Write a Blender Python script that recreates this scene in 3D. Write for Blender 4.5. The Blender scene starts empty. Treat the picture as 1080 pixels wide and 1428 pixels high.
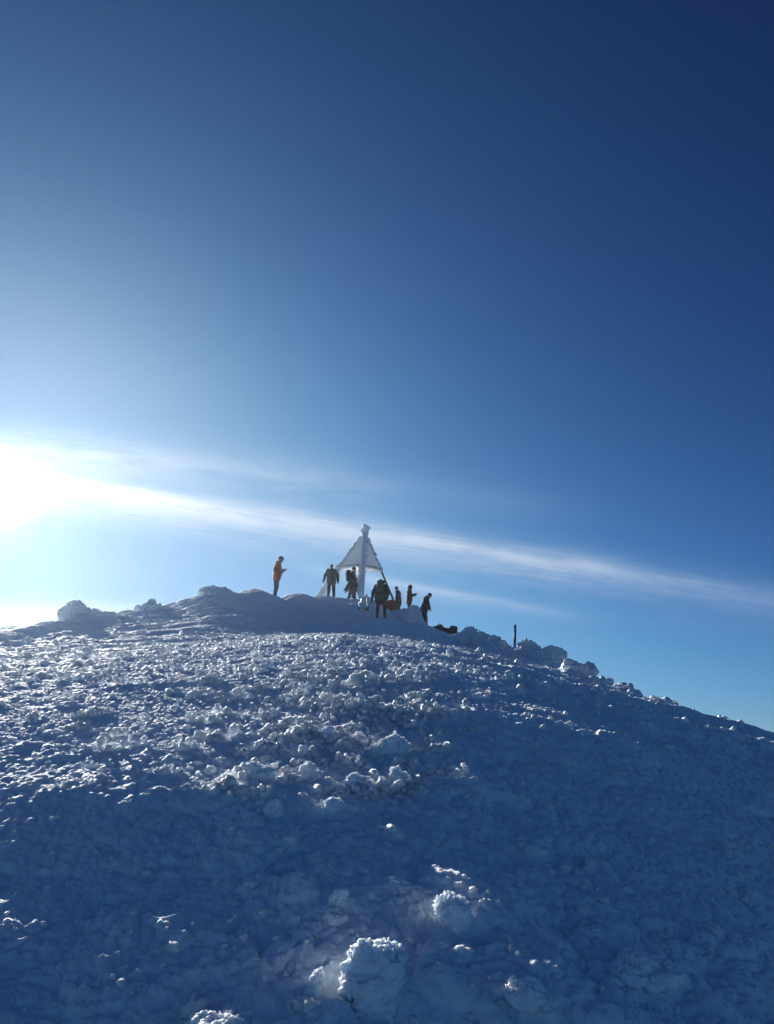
import bpy, math, random
import numpy as np
from mathutils import Vector, Matrix, Quaternion
random.seed(7)
R = math.radians
scene = bpy.context.scene
COL = scene.collection

# ------------------------------------------------------------------ camera
EYE = Vector((0.0, 0.0, 1.6))
PITCH = R(17.0)
F = 1079.0                      # focal length in photograph pixels (1080 x 1428)
cam_d = bpy.data.cameras.new('camera')
cam_d.sensor_width = 36.0
cam_d.lens = 36.0 * F / 1428.0
cam_d.clip_start = 0.05
cam_d.clip_end = 400000.0
cam = bpy.data.objects.new('camera', cam_d)
cam.location = EYE
cam.rotation_euler = (R(90) + PITCH, 0, 0)
COL.objects.link(cam)
scene.camera = cam

def direction(x, y):
    r, u, f = x - 540.0, 714.0 - y, F
    return Vector((r, f * math.cos(PITCH) - u * math.sin(PITCH), u * math.cos(PITCH) + f * math.sin(PITCH))).normalized()
def azim(x, y=900.0):
    v = direction(x, y)
    return math.atan2(v.x, v.y)
def tanel(x, y):
    v = direction(x, y)
    return v.z / math.hypot(v.x, v.y)
def P(x, y, d):
    """the point at horizontal distance d along a sight line"""
    v = direction(x, y)
    return EYE + v * (d / math.hypot(v.x, v.y))

# ------------------------------------------------------------------ helpers
def tag(o, label=None, cat=None, group=None, kind=None):
    if label: o['label'] = label
    if cat: o['category'] = cat
    if group: o['group'] = group
    if kind: o['kind'] = kind
    return o
def empty(name, loc, rz=0.0, label=None, cat=None, group=None):
    o = bpy.data.objects.new(name, None)
    o.location = loc
    o.rotation_euler = (0, 0, rz)
    o.empty_display_size = 0.2
    COL.objects.link(o)
    return tag(o, label, cat, group)
def link(name, me, mat, parent=None, loc=None, rz=0.0):
    o = bpy.data.objects.new(name, me)
    if mat is not None:
        me.materials.clear()
        me.materials.append(mat)
    COL.objects.link(o)
    if parent is not None: o.parent = parent
    if loc is not None: o.location = loc
    o.rotation_euler = (0, 0, rz)
    return o
def np_mesh(name, V, Q, smooth=True):
    """mesh from arrays; Q is (n,3) or (n,4)"""
    me = bpy.data.meshes.new(name)
    V = np.asarray(V, np.float32); Q = np.asarray(Q, np.int32)
    k = Q.shape[1]
    me.vertices.add(len(V)); me.vertices.foreach_set('co', V.ravel())
    me.loops.add(Q.size); me.loops.foreach_set('vertex_index', Q.ravel())
    me.polygons.add(len(Q))
    me.polygons.foreach_set('loop_start', np.arange(0, Q.size, k, dtype=np.int32))
    me.polygons.foreach_set('loop_total', np.full(len(Q), k, np.int32))
    me.polygons.foreach_set('use_smooth', np.full(len(Q), smooth, bool))
    me.update(calc_edges=True)
    return me

# ------------------------------------------------------------------ noise in numpy
def _h(*c):
    h = np.full(c[0].shape, 2166136261, np.uint32)
    for a in c:
        h = (h ^ a.astype(np.int64).astype(np.uint32)) * np.uint32(16777619)
        h ^= h >> np.uint32(13)
        h = h * np.uint32(1274126177)
        h ^= h >> np.uint32(16)
    return h
def rnd(*c):
    return (_h(*c) & np.uint32(0xffffff)).astype(np.float32) / np.float32(0xffffff)
def perlin2(x, y, seed=0):
    xi, yi = np.floor(x), np.floor(y)
    fx, fy = (x - xi).astype(np.float32), (y - yi).astype(np.float32)
    xi = xi.astype(np.int64); yi = yi.astype(np.int64)
    s = np.full(xi.shape, seed, np.int64)
    def g(dx, dy):
        a = rnd(xi + dx, yi + dy, s) * np.float32(6.2831853)
        return np.cos(a) * (fx - dx) + np.sin(a) * (fy - dy)
    u = fx * fx * fx * (fx * (fx * 6 - 15) + 10); v = fy * fy * fy * (fy * (fy * 6 - 15) + 10)
    a = g(0, 0) * (1 - u) + g(1, 0) * u
    b = g(0, 1) * (1 - u) + g(1, 1) * u
    return (a * (1 - v) + b * v) * np.float32(1.5)
def fbm2(x, y, oct=4, seed=0):
    t = 0; a = 1.0; n = 0
    for i in range(oct):
        t = t + a * perlin2(x * 2 ** i, y * 2 ** i, seed + i); n += a; a *= 0.5
    return t / n
def noise3(p, seed=0):
    i = np.floor(p); f = (p - i).astype(np.float32); i = i.astype(np.int64)
    u = f * f * (3 - 2 * f)
    s = np.full(i.shape[:-1], seed, np.int64)
    r = 0
    for dx in (0, 1):
        for dy in (0, 1):
            for dz in (0, 1):
                w = (u[..., 0] if dx else 1 - u[..., 0]) * (u[..., 1] if dy else 1 - u[..., 1]) * (u[..., 2] if dz else 1 - u[..., 2])
                r = r + w * rnd(i[..., 0] + dx, i[..., 1] + dy, i[..., 2] + dz, s)
    return r * 2 - 1
def fbm3(p, oct=3, seed=0):
    t = 0; a = 1.0; n = 0
    for k in range(oct):
        t = t + a * noise3(p * 2 ** k, seed + k); n += a; a *= 0.55
    return t / n
def domes(x, y, cell, seed, fill=0.8):
    """rounded lumps: height in cells, 0..~0.5, one dome per random cell point"""
    x = x / cell; y = y / cell
    xi = np.floor(x).astype(np.int64); yi = np.floor(y).astype(np.int64)
    best = np.zeros(x.shape, np.float32)
    s = np.full(xi.shape, seed, np.int64)
    for dx in (-1, 0, 1):
        for dy in (-1, 0, 1):
            cx = xi + dx; cy = yi + dy
            px = cx + rnd(cx, cy, s); py = cy + rnd(cx, cy, s + 1)
            k = rnd(cx, cy, s + 2)
            r = 0.35 + 0.6 * rnd(cx, cy, s + 3)
            hgt = np.where(k < fill, 0.35 + 0.65 * k / fill, 0.0)
            q = 1 - ((x - px) ** 2 + (y - py) ** 2) / (r * r)
            hh = (hgt * r * np.sqrt(np.clip(q, 0, 1))).astype(np.float32)
            best = np.maximum(best, hh)
    return best

# ------------------------------------------------------------------ implicit surfaces
def surface_net(f, lo, hi, res):
    lo = np.array(lo, float); hi = np.array(hi, float)
    n = np.maximum(np.ceil((hi - lo) / res).astype(int) + 1, 3)
    ax = [lo[i] + res * np.arange(n[i]) for i in range(3)]
    G = np.stack(np.meshgrid(*ax, indexing='ij'), -1).astype(np.float32)
    v = f(G).astype(np.float32)
    c = np.zeros(tuple(n - 1) + (3,), np.float32); cnt = np.zeros(tuple(n - 1), np.float32)
    cor = [(i, j, k) for i in (0, 1) for j in (0, 1) for k in (0, 1)]
    sl = lambda o: tuple(slice(o[a], n[a] - 1 + o[a]) for a in range(3))
    for a in range(3):
        for o in cor:
            if o[a]: continue
            q = list(o); q[a] = 1
            va, vb = v[sl(o)], v[sl(q)]
            m = (va < 0) != (vb < 0)
            t = np.where(m, va / np.where(m, va - vb, 1), 0)
            w = m.astype(np.float32)
            for b in range(3):
                c[..., b] += w * (t if b == a else o[b])
            cnt += w
    act = cnt > 0
    idx = np.full(act.shape, -1, np.int32); idx[act] = np.arange(act.sum())
    cells = np.argwhere(act)
    V = lo + res * (cells + c[act] / cnt[act][:, None])
    faces = []
    for a in range(3):
        b, d = (a + 1) % 3, (a + 2) % 3
        s0 = [slice(None)] * 3; s1 = [slice(None)] * 3
        s0[a] = slice(0, n[a] - 1); s1[a] = slice(1, n[a])
        for s in (s0, s1):
            s[b] = slice(1, n[b] - 1); s[d] = slice(1, n[d] - 1)
        va, vb = v[tuple(s0)], v[tuple(s1)]
        for flip, m in ((0, (va < 0) & (vb >= 0)), (1, (va >= 0) & (vb < 0))):
            e = np.argwhere(m)
            if not len(e): continue
            e[:, b] += 1; e[:, d] += 1
            quad = []
            for ob, od in ((-1, -1), (0, -1), (0, 0), (-1, 0)):
                k = e.copy(); k[:, b] += ob; k[:, d] += od
                quad.append(idx[k[:, 0], k[:, 1], k[:, 2]])
            q = np.stack(quad, 1)
            faces.append(q[:, ::-1] if flip else q)
    return V, np.concatenate(faces)
def smin(a, b, k):
    h = np.clip(0.5 + 0.5 * (b - a) / k, 0, 1)
    return b * (1 - h) + a * h - k * h * (1 - h)
def cone(G, a, b, ra, rb):
    a = np.array(a, np.float32); b = np.array(b, np.float32)
    d = b - a; L = max(float(d @ d), 1e-9)
    t = np.clip(((G - a) @ d) / L, 0, 1)
    q = G - a - t[..., None] * d
    return np.sqrt((q * q).sum(-1)) - (ra + (rb - ra) * t)
def ell(G, c, r, rot=None):
    q = G - np.array(c, np.float32)
    if rot is not None: q = q @ np.array(rot, np.float32)
    r = np.array(r, np.float32)
    k0 = np.sqrt(((q / r) ** 2).sum(-1)); k1 = np.sqrt(((q / (r * r)) ** 2).sum(-1))
    return k0 * (k0 - 1.0) / np.maximum(k1, 1e-6)
def rbox(G, c, h, rad, rot=None):
    q = G - np.array(c, np.float32)
    if rot is not None: q = q @ np.array(rot, np.float32)
    q = np.abs(q) - (np.array(h, np.float32) - rad)
    return np.sqrt((np.maximum(q, 0) ** 2).sum(-1)) + np.minimum(q.max(-1), 0) - rad
def field(prims, k):
    """prims: list of callables of G; smooth union"""
    def f(G):
        v = None
        for p in prims:
            w = p(G)
            v = w if v is None else smin(v, w, k)
        return v
    return f
def solid(name, f, lo, hi, res, mat, parent=None, loc=None, rz=0.0, smooth=True):
    V, Q = surface_net(f, lo, hi, res)
    return link(name, np_mesh(name, V, Q, smooth), mat, parent, loc, rz)

# ------------------------------------------------------------------ materials
def nodemat(name):
    m = bpy.data.materials.new(name); m.use_nodes = True
    nt = m.node_tree
    return m, nt, nt.nodes['Principled BSDF']
def snow_mat(name, base, sss=0.5, glow_through=0.0, radius=0.03, bump=0.5, rough=0.55, scale=(45.0, 170.0), dist=0.01, var=0.06):
    m, nt, b = nodemat(name)
    N, L = nt.nodes, nt.links
    tc = N.new('ShaderNodeTexCoord')
    n1 = N.new('ShaderNodeTexNoise'); n1.inputs['Scale'].default_value = scale[0]; n1.inputs['Detail'].default_value = 6; n1.inputs['Roughness'].default_value = 0.65
    n2 = N.new('ShaderNodeTexVoronoi'); n2.inputs['Scale'].default_value = scale[1]
    n3 = N.new('ShaderNodeTexNoise'); n3.inputs['Scale'].default_value = 3.0; n3.inputs['Detail'].default_value = 3
    for n in (n1, n2, n3): L.new(tc.outputs['Object'], n.inputs['Vector'])
    mx = N.new('ShaderNodeMath'); mx.operation = 'MULTIPLY_ADD'; mx.inputs[1].default_value = -0.35
    L.new(n2.outputs['Distance'], mx.inputs[0]); L.new(n1.outputs['Fac'], mx.inputs[2])
    bp = N.new('ShaderNodeBump'); bp.inputs['Strength'].default_value = bump; bp.inputs['Distance'].default_value = dist
    L.new(mx.outputs[0], bp.inputs['Height']); L.new(bp.outputs['Normal'], b.inputs['Normal'])
    rp = N.new('ShaderNodeValToRGB')
    rp.color_ramp.elements[0].position = 0.3; rp.color_ramp.elements[1].position = 0.7
    rp.color_ramp.elements[0].color = (*[c * (1 - var * w) for c, w in zip(base, (1.6, 1.0, 0.5))], 1)
    rp.color_ramp.elements[1].color = (*base, 1)
    L.new(n3.outputs['Fac'], rp.inputs['Fac']); L.new(rp.outputs['Color'], b.inputs['Base Color'])
    b.inputs['Roughness'].default_value = rough
    b.inputs['IOR'].default_value = 1.31
    b.inputs['Specular IOR Level'].default_value = 0.33
    b.inputs['Subsurface Weight'].default_value = sss
    b.inputs['Subsurface Radius'].default_value = (1.0, 1.05, 1.1)
    b.inputs['Subsurface Scale'].default_value = radius
    if glow_through:
        # thin crystals of ice let the light of the sun behind them through
        tr = N.new('ShaderNodeBsdfTranslucent'); tr.inputs['Color'].default_value = (0.93, 0.95, 0.96, 1); L.new(bp.outputs['Normal'], tr.inputs['Normal'])
        ms = N.new('ShaderNodeMixShader'); ms.inputs[0].default_value = glow_through
        L.new(b.outputs[0], ms.inputs[1]); L.new(tr.outputs[0], ms.inputs[2]); L.new(ms.outputs[0], N['Material Output'].inputs['Surface'])
    return m
def plain_mat(name, col, rough=0.8, scale=40.0, var=0.35, metal=0.0, bump=0.2):
    m, nt, b = nodemat(name)
    N, L = nt.nodes, nt.links
    tc = N.new('ShaderNodeTexCoord')
    n1 = N.new('ShaderNodeTexNoise'); n1.inputs['Scale'].default_value = scale; n1.inputs['Detail'].default_value = 5
    L.new(tc.outputs['Object'], n1.inputs['Vector'])
    rp = N.new('ShaderNodeValToRGB')
    rp.color_ramp.elements[0].position = 0.3; rp.color_ramp.elements[1].position = 0.7
    rp.color_ramp.elements[0].color = (*[c * (1 - var) for c in col], 1)
    rp.color_ramp.elements[1].color = (*col, 1)
    L.new(n1.outputs['Fac'], rp.inputs['Fac']); L.new(rp.outputs['Color'], b.inputs['Base Color'])
    bp = N.new('ShaderNodeBump'); bp.inputs['Strength'].default_value = bump; bp.inputs['Distance'].default_value = 0.01
    L.new(n1.outputs['Fac'], bp.inputs['Height']); L.new(bp.outputs['Normal'], b.inputs['Normal'])
    b.inputs['Roughness'].default_value = rough
    b.inputs['Metallic'].default_value = metal
    return m

SNOW_BASE = (0.80, 0.87, 0.93)
M_snow = snow_mat('snow', SNOW_BASE, sss=0.5, radius=0.02, bump=0.45, rough=0.8)
M_rime = snow_mat('rime_ice', (0.86, 0.90, 0.93), sss=0.55, glow_through=0.11, radius=0.02, bump=0.4, rough=0.7)
M_chunk = snow_mat('chunk_ice', (0.82, 0.88, 0.93), sss=0.5, radius=0.02, bump=0.5, rough=0.7)
M_rock_rime = snow_mat('rimed_rock', (0.80, 0.85, 0.90), sss=0.3, radius=0.03, bump=0.8, scale=(9.0, 40.0), dist=0.05, var=0.12)
M_plate = snow_mat('iced_plate', (0.84, 0.88, 0.90), sss=0.3, glow_through=0.38, radius=0.02, bump=0.5, scale=(20.0, 60.0), dist=0.02)

# ------------------------------------------------------------------ ground
def pchip(xk, Y, xq):
    """monotone cubic through knots xk (n), values Y (..., n), at xq (m) -> (..., m)"""
    xk = np.asarray(xk, float); Y = np.asarray(Y, float)
    h = np.diff(xk); dl = np.diff(Y, axis=-1) / h
    m = np.zeros_like(Y)
    w1 = 2 * h[1:] + h[:-1]; w2 = h[1:] + 2 * h[:-1]
    a, b = dl[..., :-1], dl[..., 1:]
    ok = a * b > 0
    m[..., 1:-1] = np.where(ok, (w1 + w2) / (w1 / np.where(ok, a, 1) + w2 / np.where(ok, b, 1)), 0)
    m[..., 0] = dl[..., 0]; m[..., -1] = dl[..., -1]
    i = np.clip(np.searchsorted(xk, xq) - 1, 0, len(xk) - 2)
    t = (xq - xk[i]) / h[i]
    y0, y1, m0, m1 = Y[..., i], Y[..., i + 1], m[..., i] * h[i], m[..., i + 1] * h[i]
    return (1 + 2 * t) * (1 - t) ** 2 * y0 + t * (1 - t) ** 2 * m0 + t * t * (3 - 2 * t) * y1 + t * t * (t - 1) * m1

# every column: the slope that starts at the camera's feet, then points (row, distance) seen along it
A0 = 0.37
columns = [
    # x, first slope, (y, d) brow, later points
    (-330, 0.29, (960, 15), [], (30, 1.0)),
    (-120, 0.326, (905, 18), [(893, 22)], (32, 3.0)),
    (0, 0.341, (928, 13), [(897, 19), (884, 23)], (34, 3.2)),
    (135, 0.35, (916, 13.5), [(885, 19), (864, 24.5)], (36, 4.0)),
    (230, 0.352, (907, 13.5), [(874, 20), (850, 26), (846, 28)], (40, 5.2)),
    (275, 0.352, (904, 13.5), [(872, 20), (850, 25), (836, 29)], (42, 5.5)),
    (360, 0.352, (895, 13.6), [(884, 20), (855, 25.5), (829, 31.5)], (46, 6.6)),
    (405, 0.351, (891, 13.8), [(886, 20.5), (860, 27.5), (833, 35.5), (834, 38)], (50, 6.9)),
    (450, 0.348, (888, 14), [(888, 22), (862, 29), (840, 37), (838, 42)], (56, 7.0)),
    (535, 0.341, (894, 13.8), [(893, 22.5), (868, 32), (847, 39.5), (845, 42)], (56, 6.5)),
    (545, 0.34, (895.2, 13.77), [(894.6, 22.8), (871, 32), (850, 39), (845, 42)], (56, 6.3)),
    (556, 0.3388, (896.5, 13.72), [(896, 23), (874, 32.5), (867, 38), (864, 42.5)], (56, 6.0)),
    (575, 0.3365, (899, 13.65), [(899, 23), (877, 32.5), (870, 38), (862, 42.5)], (56, 6.0)),
    (620, 0.331, (906.5, 13.5), [(906, 24), (893, 33), (885, 37)], (52, 5.0)),
    (700, 0.32, (927, 12.9), [(926, 22), (914, 29)], (46, 3.2)),
    (790, 0.302, (951, 12.7), [(950, 18), (944, 23)], (40, 2.0)),
    (870, 0.283, (974, 12.8), [(972, 17)], (32, 1.0)),
    (960, 0.253, (1002, 13), [], (26, -0.6)),
    (1080, 0.212, (1036, 13.5), [], (26, -3.0)),
    (1230, 0.15, (1085, 13.5), [], (26, -5.0)),
    (1500, 0.06, (1190, 14), [], (26, -7.0)),
]
th_in = np.linspace(R(-30.5), R(30.5), 1330)
th_l = -R(30.5) - (R(149.5)) * (np.linspace(0, 1, 150)[1:] ** 1.7)
th_r = -th_l
TH = np.concatenate([th_l[::-1], th_in, th_r])
D = np.concatenate([[0.03, 0.2, 0.5, 0.9], np.geomspace(1.3, 62.0, 1560), np.geomspace(62.0, 900.0, 60)[1:]])
kd, kth = [], []
LOGD = np.log(D)
for x, a, (yb, db), later, (dz, zf) in columns:
    th = azim(x, 900)
    zb = 1.6 + tanel(x, yb) * db
    b = (a * db - zb) / db ** 2
    # the lower slope is steep and even up to a soft knee, then eases to the brow
    d0 = float(np.interp(x, (0, 270, 360, 450, 560), (4.7, 4.6, 4.2, 3.9, 3.9)))
    kn = float(np.interp(x, (430, 700), (0.10, 0.0)))
    dk = sorted([0.0, 1.0, 2.0, 3.0, d0] + [d0 + (db - d0) * q for q in (0.2, 0.4, 0.6, 0.8, 1.0)])
    knee = lambda q: a * q if q <= d0 else a * d0 + (zb - a * d0) * (q - d0) / (db - d0)
    zk = [kn * knee(q) + (1 - kn) * (a * q - b * q * q) for q in dk]
    for y, d in later:
        dk.append(d); zk.append(1.6 + tanel(x, y) * d)
    dk += [dz, dz + 40, 300, 900]; zk += [zf, zf - 18, -160, -560]
    kth.append(th); kd.append(pchip(dk, zk, D))
# columns outside the picture and behind the camera
for th, s in ((-R(75), 0.10), (-R(120), -0.2), (-R(180), -0.36), (R(80), -0.10), (R(125), -0.28), (R(180), -0.36)):
    dk = [0, 3, 8, 20, 60, 300, 900]; zk = [s * 0, s * 3 , s * 8, s * 20 - 2, s * 60 - 14, -120 + s * 60, -560]
    kth.append(th); kd.append(pchip(dk, zk, D))
order = np.argsort(kth)
kth = np.array(kth)[order]; kd = np.array(kd)[order]
Z0 = pchip(kth, kd.T, TH).T                       # (n_theta, n_d)
XX = np.sin(TH)[:, None] * D[None]; YY = np.cos(TH)[:, None] * D[None]
DD = np.broadcast_to(D[None], XX.shape)

def crust(x, y, d, sun_flat):
    """rime crust: clumps of rounded lumps on lumps"""
    wx = x + 0.10 * perlin2(x * 3.1, y * 3.1, 5) + 0.03 * perlin2(x * 11, y * 11, 6)
    wy = y + 0.10 * perlin2(x * 3.1, y * 3.1, 8) + 0.03 * perlin2(x * 11, y * 11, 9)
    fade = lambda a, b: np.clip((b - d) / (b - a), 0, 1)
    grow = np.clip((d - 4) / 12, 0, 1)
    # relief flattened where the sun falls, to brighten the lit crest; elsewhere lumps stay
    h = 0.08 * fbm2(x * 0.45, y * 0.45, 3, 20) * np.clip(d / 5, 0.3, 1) * (1 - 0.75 * sun_flat)
    led = fbm2(x * 0.22 + 0.12 * y, y * 0.75 - 0.2 * x, 4, 41)
    h = h + (0.14 - 0.09 * sun_flat) * grow * (led + 0.5 * np.tanh(led * 9) * np.abs(led) ** 0.5)
    h = h + 0.06 * grow * np.abs(fbm2(x * 1.1, y * 1.6, 3, 44))
    h = h + 0.10 * np.clip((d - 16) / 6, 0, 1) * (0.6 * domes(wx, wy, 0.8, 61, 0.5) + domes(wx, wy, 0.33, 66, 0.75))
    patch = np.clip(0.55 + 0.9 * fbm2(x * 0.9, y * 0.9, 2, 30), 0.15, 1.2)
    close = np.clip((5.2 - d) / 1.4, 0, 1)
    h = h + (0.085 + 0.012 * close) * domes(wx, wy, 0.42, 3, 0.75) * patch * (1 - 0.78 * sun_flat)
    h = h + 0.020 * close * domes(wy * 0.9 + 3.0, wx, 0.27, 83, 0.55) * (1 - 0.7 * sun_flat)
    # some stretches are wind-scoured and even, others heaped with lumps; a few big soft heaps stand alone
    mix_ = np.clip(0.62 + 1.5 * fbm2(x * 0.38 + 7.0, y * 0.38, 3, 71), 0.12, 1.35)
    off_sun = 1 - 0.85 * sun_flat
    h = h + 0.10 * domes(wx + 0.15 * perlin2(x * 1.7, y * 1.7, 15), wy, 0.95, 73, 0.42) * off_sun * np.clip(d / 4, 0.4, 1)
    h = h + 0.020 * off_sun * np.abs(fbm2((0.8 * x - 0.6 * y) * 1.6, (0.6 * x + 0.8 * y) * 7.5, 3, 75))
    h = h + 0.055 * mix_ * domes(wx, wy, 0.19, 13, 0.75) * (0.4 + 0.6 * patch) * (1 - 0.62 * sun_flat)
    h = h + 0.034 * (0.35 + 0.65 * mix_) * domes(wx, wy, 0.085, 23, 0.8) * fade(30, 60) * (1 - 0.30 * sun_flat)
    h = h + 0.019 * (1 - 0.25 * close) * domes(x + 0.3 * (wx - x), y + 0.3 * (wy - y), 0.038, 33, 0.8) * fade(12, 20)
    h = h + 0.010 * fbm2(x * 30, y * 30, 3, 50) * fade(7, 14)
    # low mounds added to lift the foreground ice chunks into the sun
    for mx, my, hm_, sg in SUN_MOUNDS:
        h = h + hm_ * np.exp(-((x - mx) ** 2 + (y - my) ** 2) / (2 * sg * sg))
    return h
SUN_MOUNDS = []
for px_, py_, d_, hm_, sg in ((525, 1350, 2.78, 0.065, 0.20), (633, 1270, 3.15, 0.042, 0.18), (475, 1258, 3.18, 0.06, 0.16), (381, 1134, 3.9, 0.045, 0.2), (352, 1084, 4.25, 0.02, 0.25)):
    q_ = P(px_, py_, d_); SUN_MOUNDS.append((q_.x, q_.y, hm_, sg))
inner = D < 200
_dz = np.gradient(Z0, D, axis=1); _dt = np.gradient(Z0, TH, axis=0) / D[None]
_c = _dz * np.cos(R(-28) - TH)[:, None] + _dt * np.sin(R(-28) - TH)[:, None]
_n = (math.sin(R(16.2)) - _c * math.cos(R(16.2))) / np.sqrt(1 + _dz ** 2 + _dt ** 2)
_p = np.clip((_n + 0.05) / 0.14, 0, 1); SUN_FLAT = (_p * _p * (3 - 2 * _p)).astype(np.float32)  # smoothing mask taken from sun incidence, so the sunlit snow renders brighter
LUMP = np.zeros_like(Z0)
LUMP[:, inner] = crust(XX[:, inner].astype(np.float32), YY[:, inner].astype(np.float32), DD[:, inner].astype(np.float32), SUN_FLAT[:, inner])
LUMP *= np.clip((DD - 0.2) / 1.0, 0, 1)
ZZ = Z0 + LUMP
ZZ[:, ~inner] += (6 * fbm2(XX[:, ~inner] / 60, YY[:, ~inner] / 60, 4, 77))
nth, nd = ZZ.shape
V = np.stack([XX, YY, ZZ], -1).reshape(-1, 3)
ii, jj = np.meshgrid(np.arange(nth - 1), np.arange(nd - 1), indexing='ij')
a = (ii * nd + jj).ravel()
Q = np.stack([a, a + nd, a + nd + 1, a + 1], 1)
tag(link('snow_slope', np_mesh('snow_slope', V, Q[:, ::-1] if False else Q[:, ::-1]), M_snow), kind='structure')

def ground_z(x, y, smooth=False):
    th = np.arctan2(x, y); d = np.hypot(x, y)
    i = np.clip(np.interp(th, TH, np.arange(nth)), 0, nth - 1.001); j = np.clip(np.interp(d, D, np.arange(nd)), 0, nd - 1.001)
    i0 = np.floor(i).astype(int); j0 = np.floor(j).astype(int); u = i - i0; v = j - j0
    S = Z0 if smooth else ZZ
    return (S[i0, j0] * (1 - u) * (1 - v) + S[i0 + 1, j0] * u * (1 - v) + S[i0, j0 + 1] * (1 - u) * v + S[i0 + 1, j0 + 1] * u * v)
def on_ground(p, sink=0.0):
    return Vector((p.x, p.y, float(ground_z(p.x, p.y)) - sink))

#BEGIN_OBJECTS
# ------------------------------------------------------------------ small helpers for standing things
def ground_hit(x, y, dmin=1.5):
    """where the sight line through (x, y) first meets the smooth slope: distance"""
    th = azim(x, y); t = tanel(x, y)
    zs = ground_z(np.sin(th) * D, np.cos(th) * D)
    k = np.argmax((zs - 1.6 >= t * D) & (D > dmin))
    return float(D[k]) if k else 30.0
def tube(name, pts, radii, mat, parent=None, seg=10, rough=0.0, seed=0):
    """a tapering round bar through points"""
    pts = [Vector(p) for p in pts]; V, Q = [], []
    rng = random.Random(seed)
    for i, p in enumerate(pts):
        d = (pts[min(i + 1, len(pts) - 1)] - pts[max(i - 1, 0)]).normalized()
        u = d.orthogonal().normalized(); v = d.cross(u)
        for s in range(seg):
            a = 2 * math.pi * s / seg; r = radii[i] * (1 + rough * (rng.random() - 0.5))
            V.append(p + u * (math.cos(a) * r) + v * (math.sin(a) * r))
    n = len(pts)
    for i in range(n - 1):
        for s in range(seg):
            Q.append((i * seg + s, i * seg + (s + 1) % seg, (i + 1) * seg + (s + 1) % seg, (i + 1) * seg + s))
    V += [pts[0], pts[-1]]; a, b = len(V) - 2, len(V) - 1
    for s in range(seg):
        Q.append((a, (s + 1) % seg, s, s)); Q.append((b, (n - 1) * seg + s, (n - 1) * seg + (s + 1) % seg, (n - 1) * seg + (s + 1) % seg))
    me = bpy.data.meshes.new(name)
    me.from_pydata([tuple(v) for v in V], [], [tuple(dict.fromkeys(q)) for q in Q])
    me.polygons.foreach_set('use_smooth', [True] * len(me.polygons)); me.update()
    return link(name, me, mat, parent)
def rot3(pitch=0.0, yaw=0.0, roll=0.0):
    return np.array((Matrix.Rotation(yaw, 3, 'Z') @ Matrix.Rotation(pitch, 3, 'Y') @ Matrix.Rotation(roll, 3, 'X')))

# ------------------------------------------------------------------ rime rubble strewn over the crust
def ico(sub):
    import bmesh
    bm = bmesh.new(); bmesh.ops.create_icosphere(bm, subdivisions=sub, radius=1.0)
    bm.verts.ensure_lookup_table()
    v = np.array([q.co[:] for q in bm.verts], np.float32); f = np.array([[q.index for q in p.verts] for p in bm.faces], np.int32)
    bm.free(); return v, f
def lump(v, seed, amp=0.6):
    r = 1 + amp * fbm3(v * 1.7 + seed * 7.3, 3, seed) + 0.7 * amp * (np.abs(noise3(v * 3.7 + seed, seed + 9)) - 0.25) + 0.4 * amp * (np.abs(noise3(v * 8.0 + seed, seed + 10)) - 0.25)
    return v * r[:, None]
rng = np.random.default_rng(11)
v3, f3 = ico(3)
v2, f2 = ico(2)
protos3 = [lump(v3, s) for s in range(8)]
protos2 = [lump(v2, 20 + s) for s in range(12)]
def scatter(n, th0, th1, d0, d1, size, protos, faces, keep, sunk=0.25):
    th = rng.uniform(th0, th1, n); d = np.exp(rng.uniform(math.log(d0), math.log(d1), n))
    x, y = np.sin(th) * d, np.cos(th) * d
    k = keep(x, y, d, th) > rng.random(n)
    x, y, d = x[k], y[k], d[k]; n = len(x)
    s = size[0] * (size[1] / size[0]) ** (rng.random(n) ** 2.2) * np.clip(d / 6.0, 0.75, 1.7)
    z = ground_z(x, y)
    V, Q, off = [], [], 0
    for i in range(n):
        p = protos[i % len(protos)]
        a = rng.uniform(0, 6.283); c, si = math.cos(a), math.sin(a)
        b = rng.uniform(-0.6, 0.6); cb, sb = math.cos(b), math.sin(b)
        sc = s[i] * np.array([rng.uniform(0.75, 1.25), rng.uniform(0.75, 1.25), rng.uniform(0.6, 1.15)])
        q = p * sc
        q = np.stack([q[:, 0], q[:, 1] * cb - q[:, 2] * sb, q[:, 1] * sb + q[:, 2] * cb], 1)
        q = np.stack([q[:, 0] * c - q[:, 1] * si, q[:, 0] * si + q[:, 1] * c, q[:, 2]], 1)
        V.append(q + np.array([x[i], y[i], z[i] + s[i] * (0.45 - sunk)])); Q.append(faces + off); off += len(q)
    return V, Q, off
def patchy(x, y, d, th):
    p = 0.5 + 1.1 * fbm2(x * 1.3, y * 1.3, 3, 91)
    return np.clip(p * 1.5 - 0.45, 0.02, 1.0)
def crest(x, y, d, th):
    p = 0.5 + 1.3 * fbm2(x * 2.2, y * 2.2, 3, 97)
    w = np.exp(-((th - azim(440)) / 0.20) ** 2)
    return np.clip(p * 2.1 - 0.75, 0.0, 1.0) * w
def clots(x, y, d, th):
    p = 0.5 + 1.4 * fbm2(x * 3.3, y * 3.3, 3, 88)
    return np.clip(p * 2.4 - 1.0, 0.03, 1.0)
v1, f1_ = ico(2)
protos1 = [lump(v1, 60 + s_, 0.75) for s_ in range(14)]
v0, f0_ = ico(1)
protos0 = [lump(v0, 90 + s_, 0.7) for s_ in range(14)]
Vs, Qs, o = [], [], 0
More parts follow.
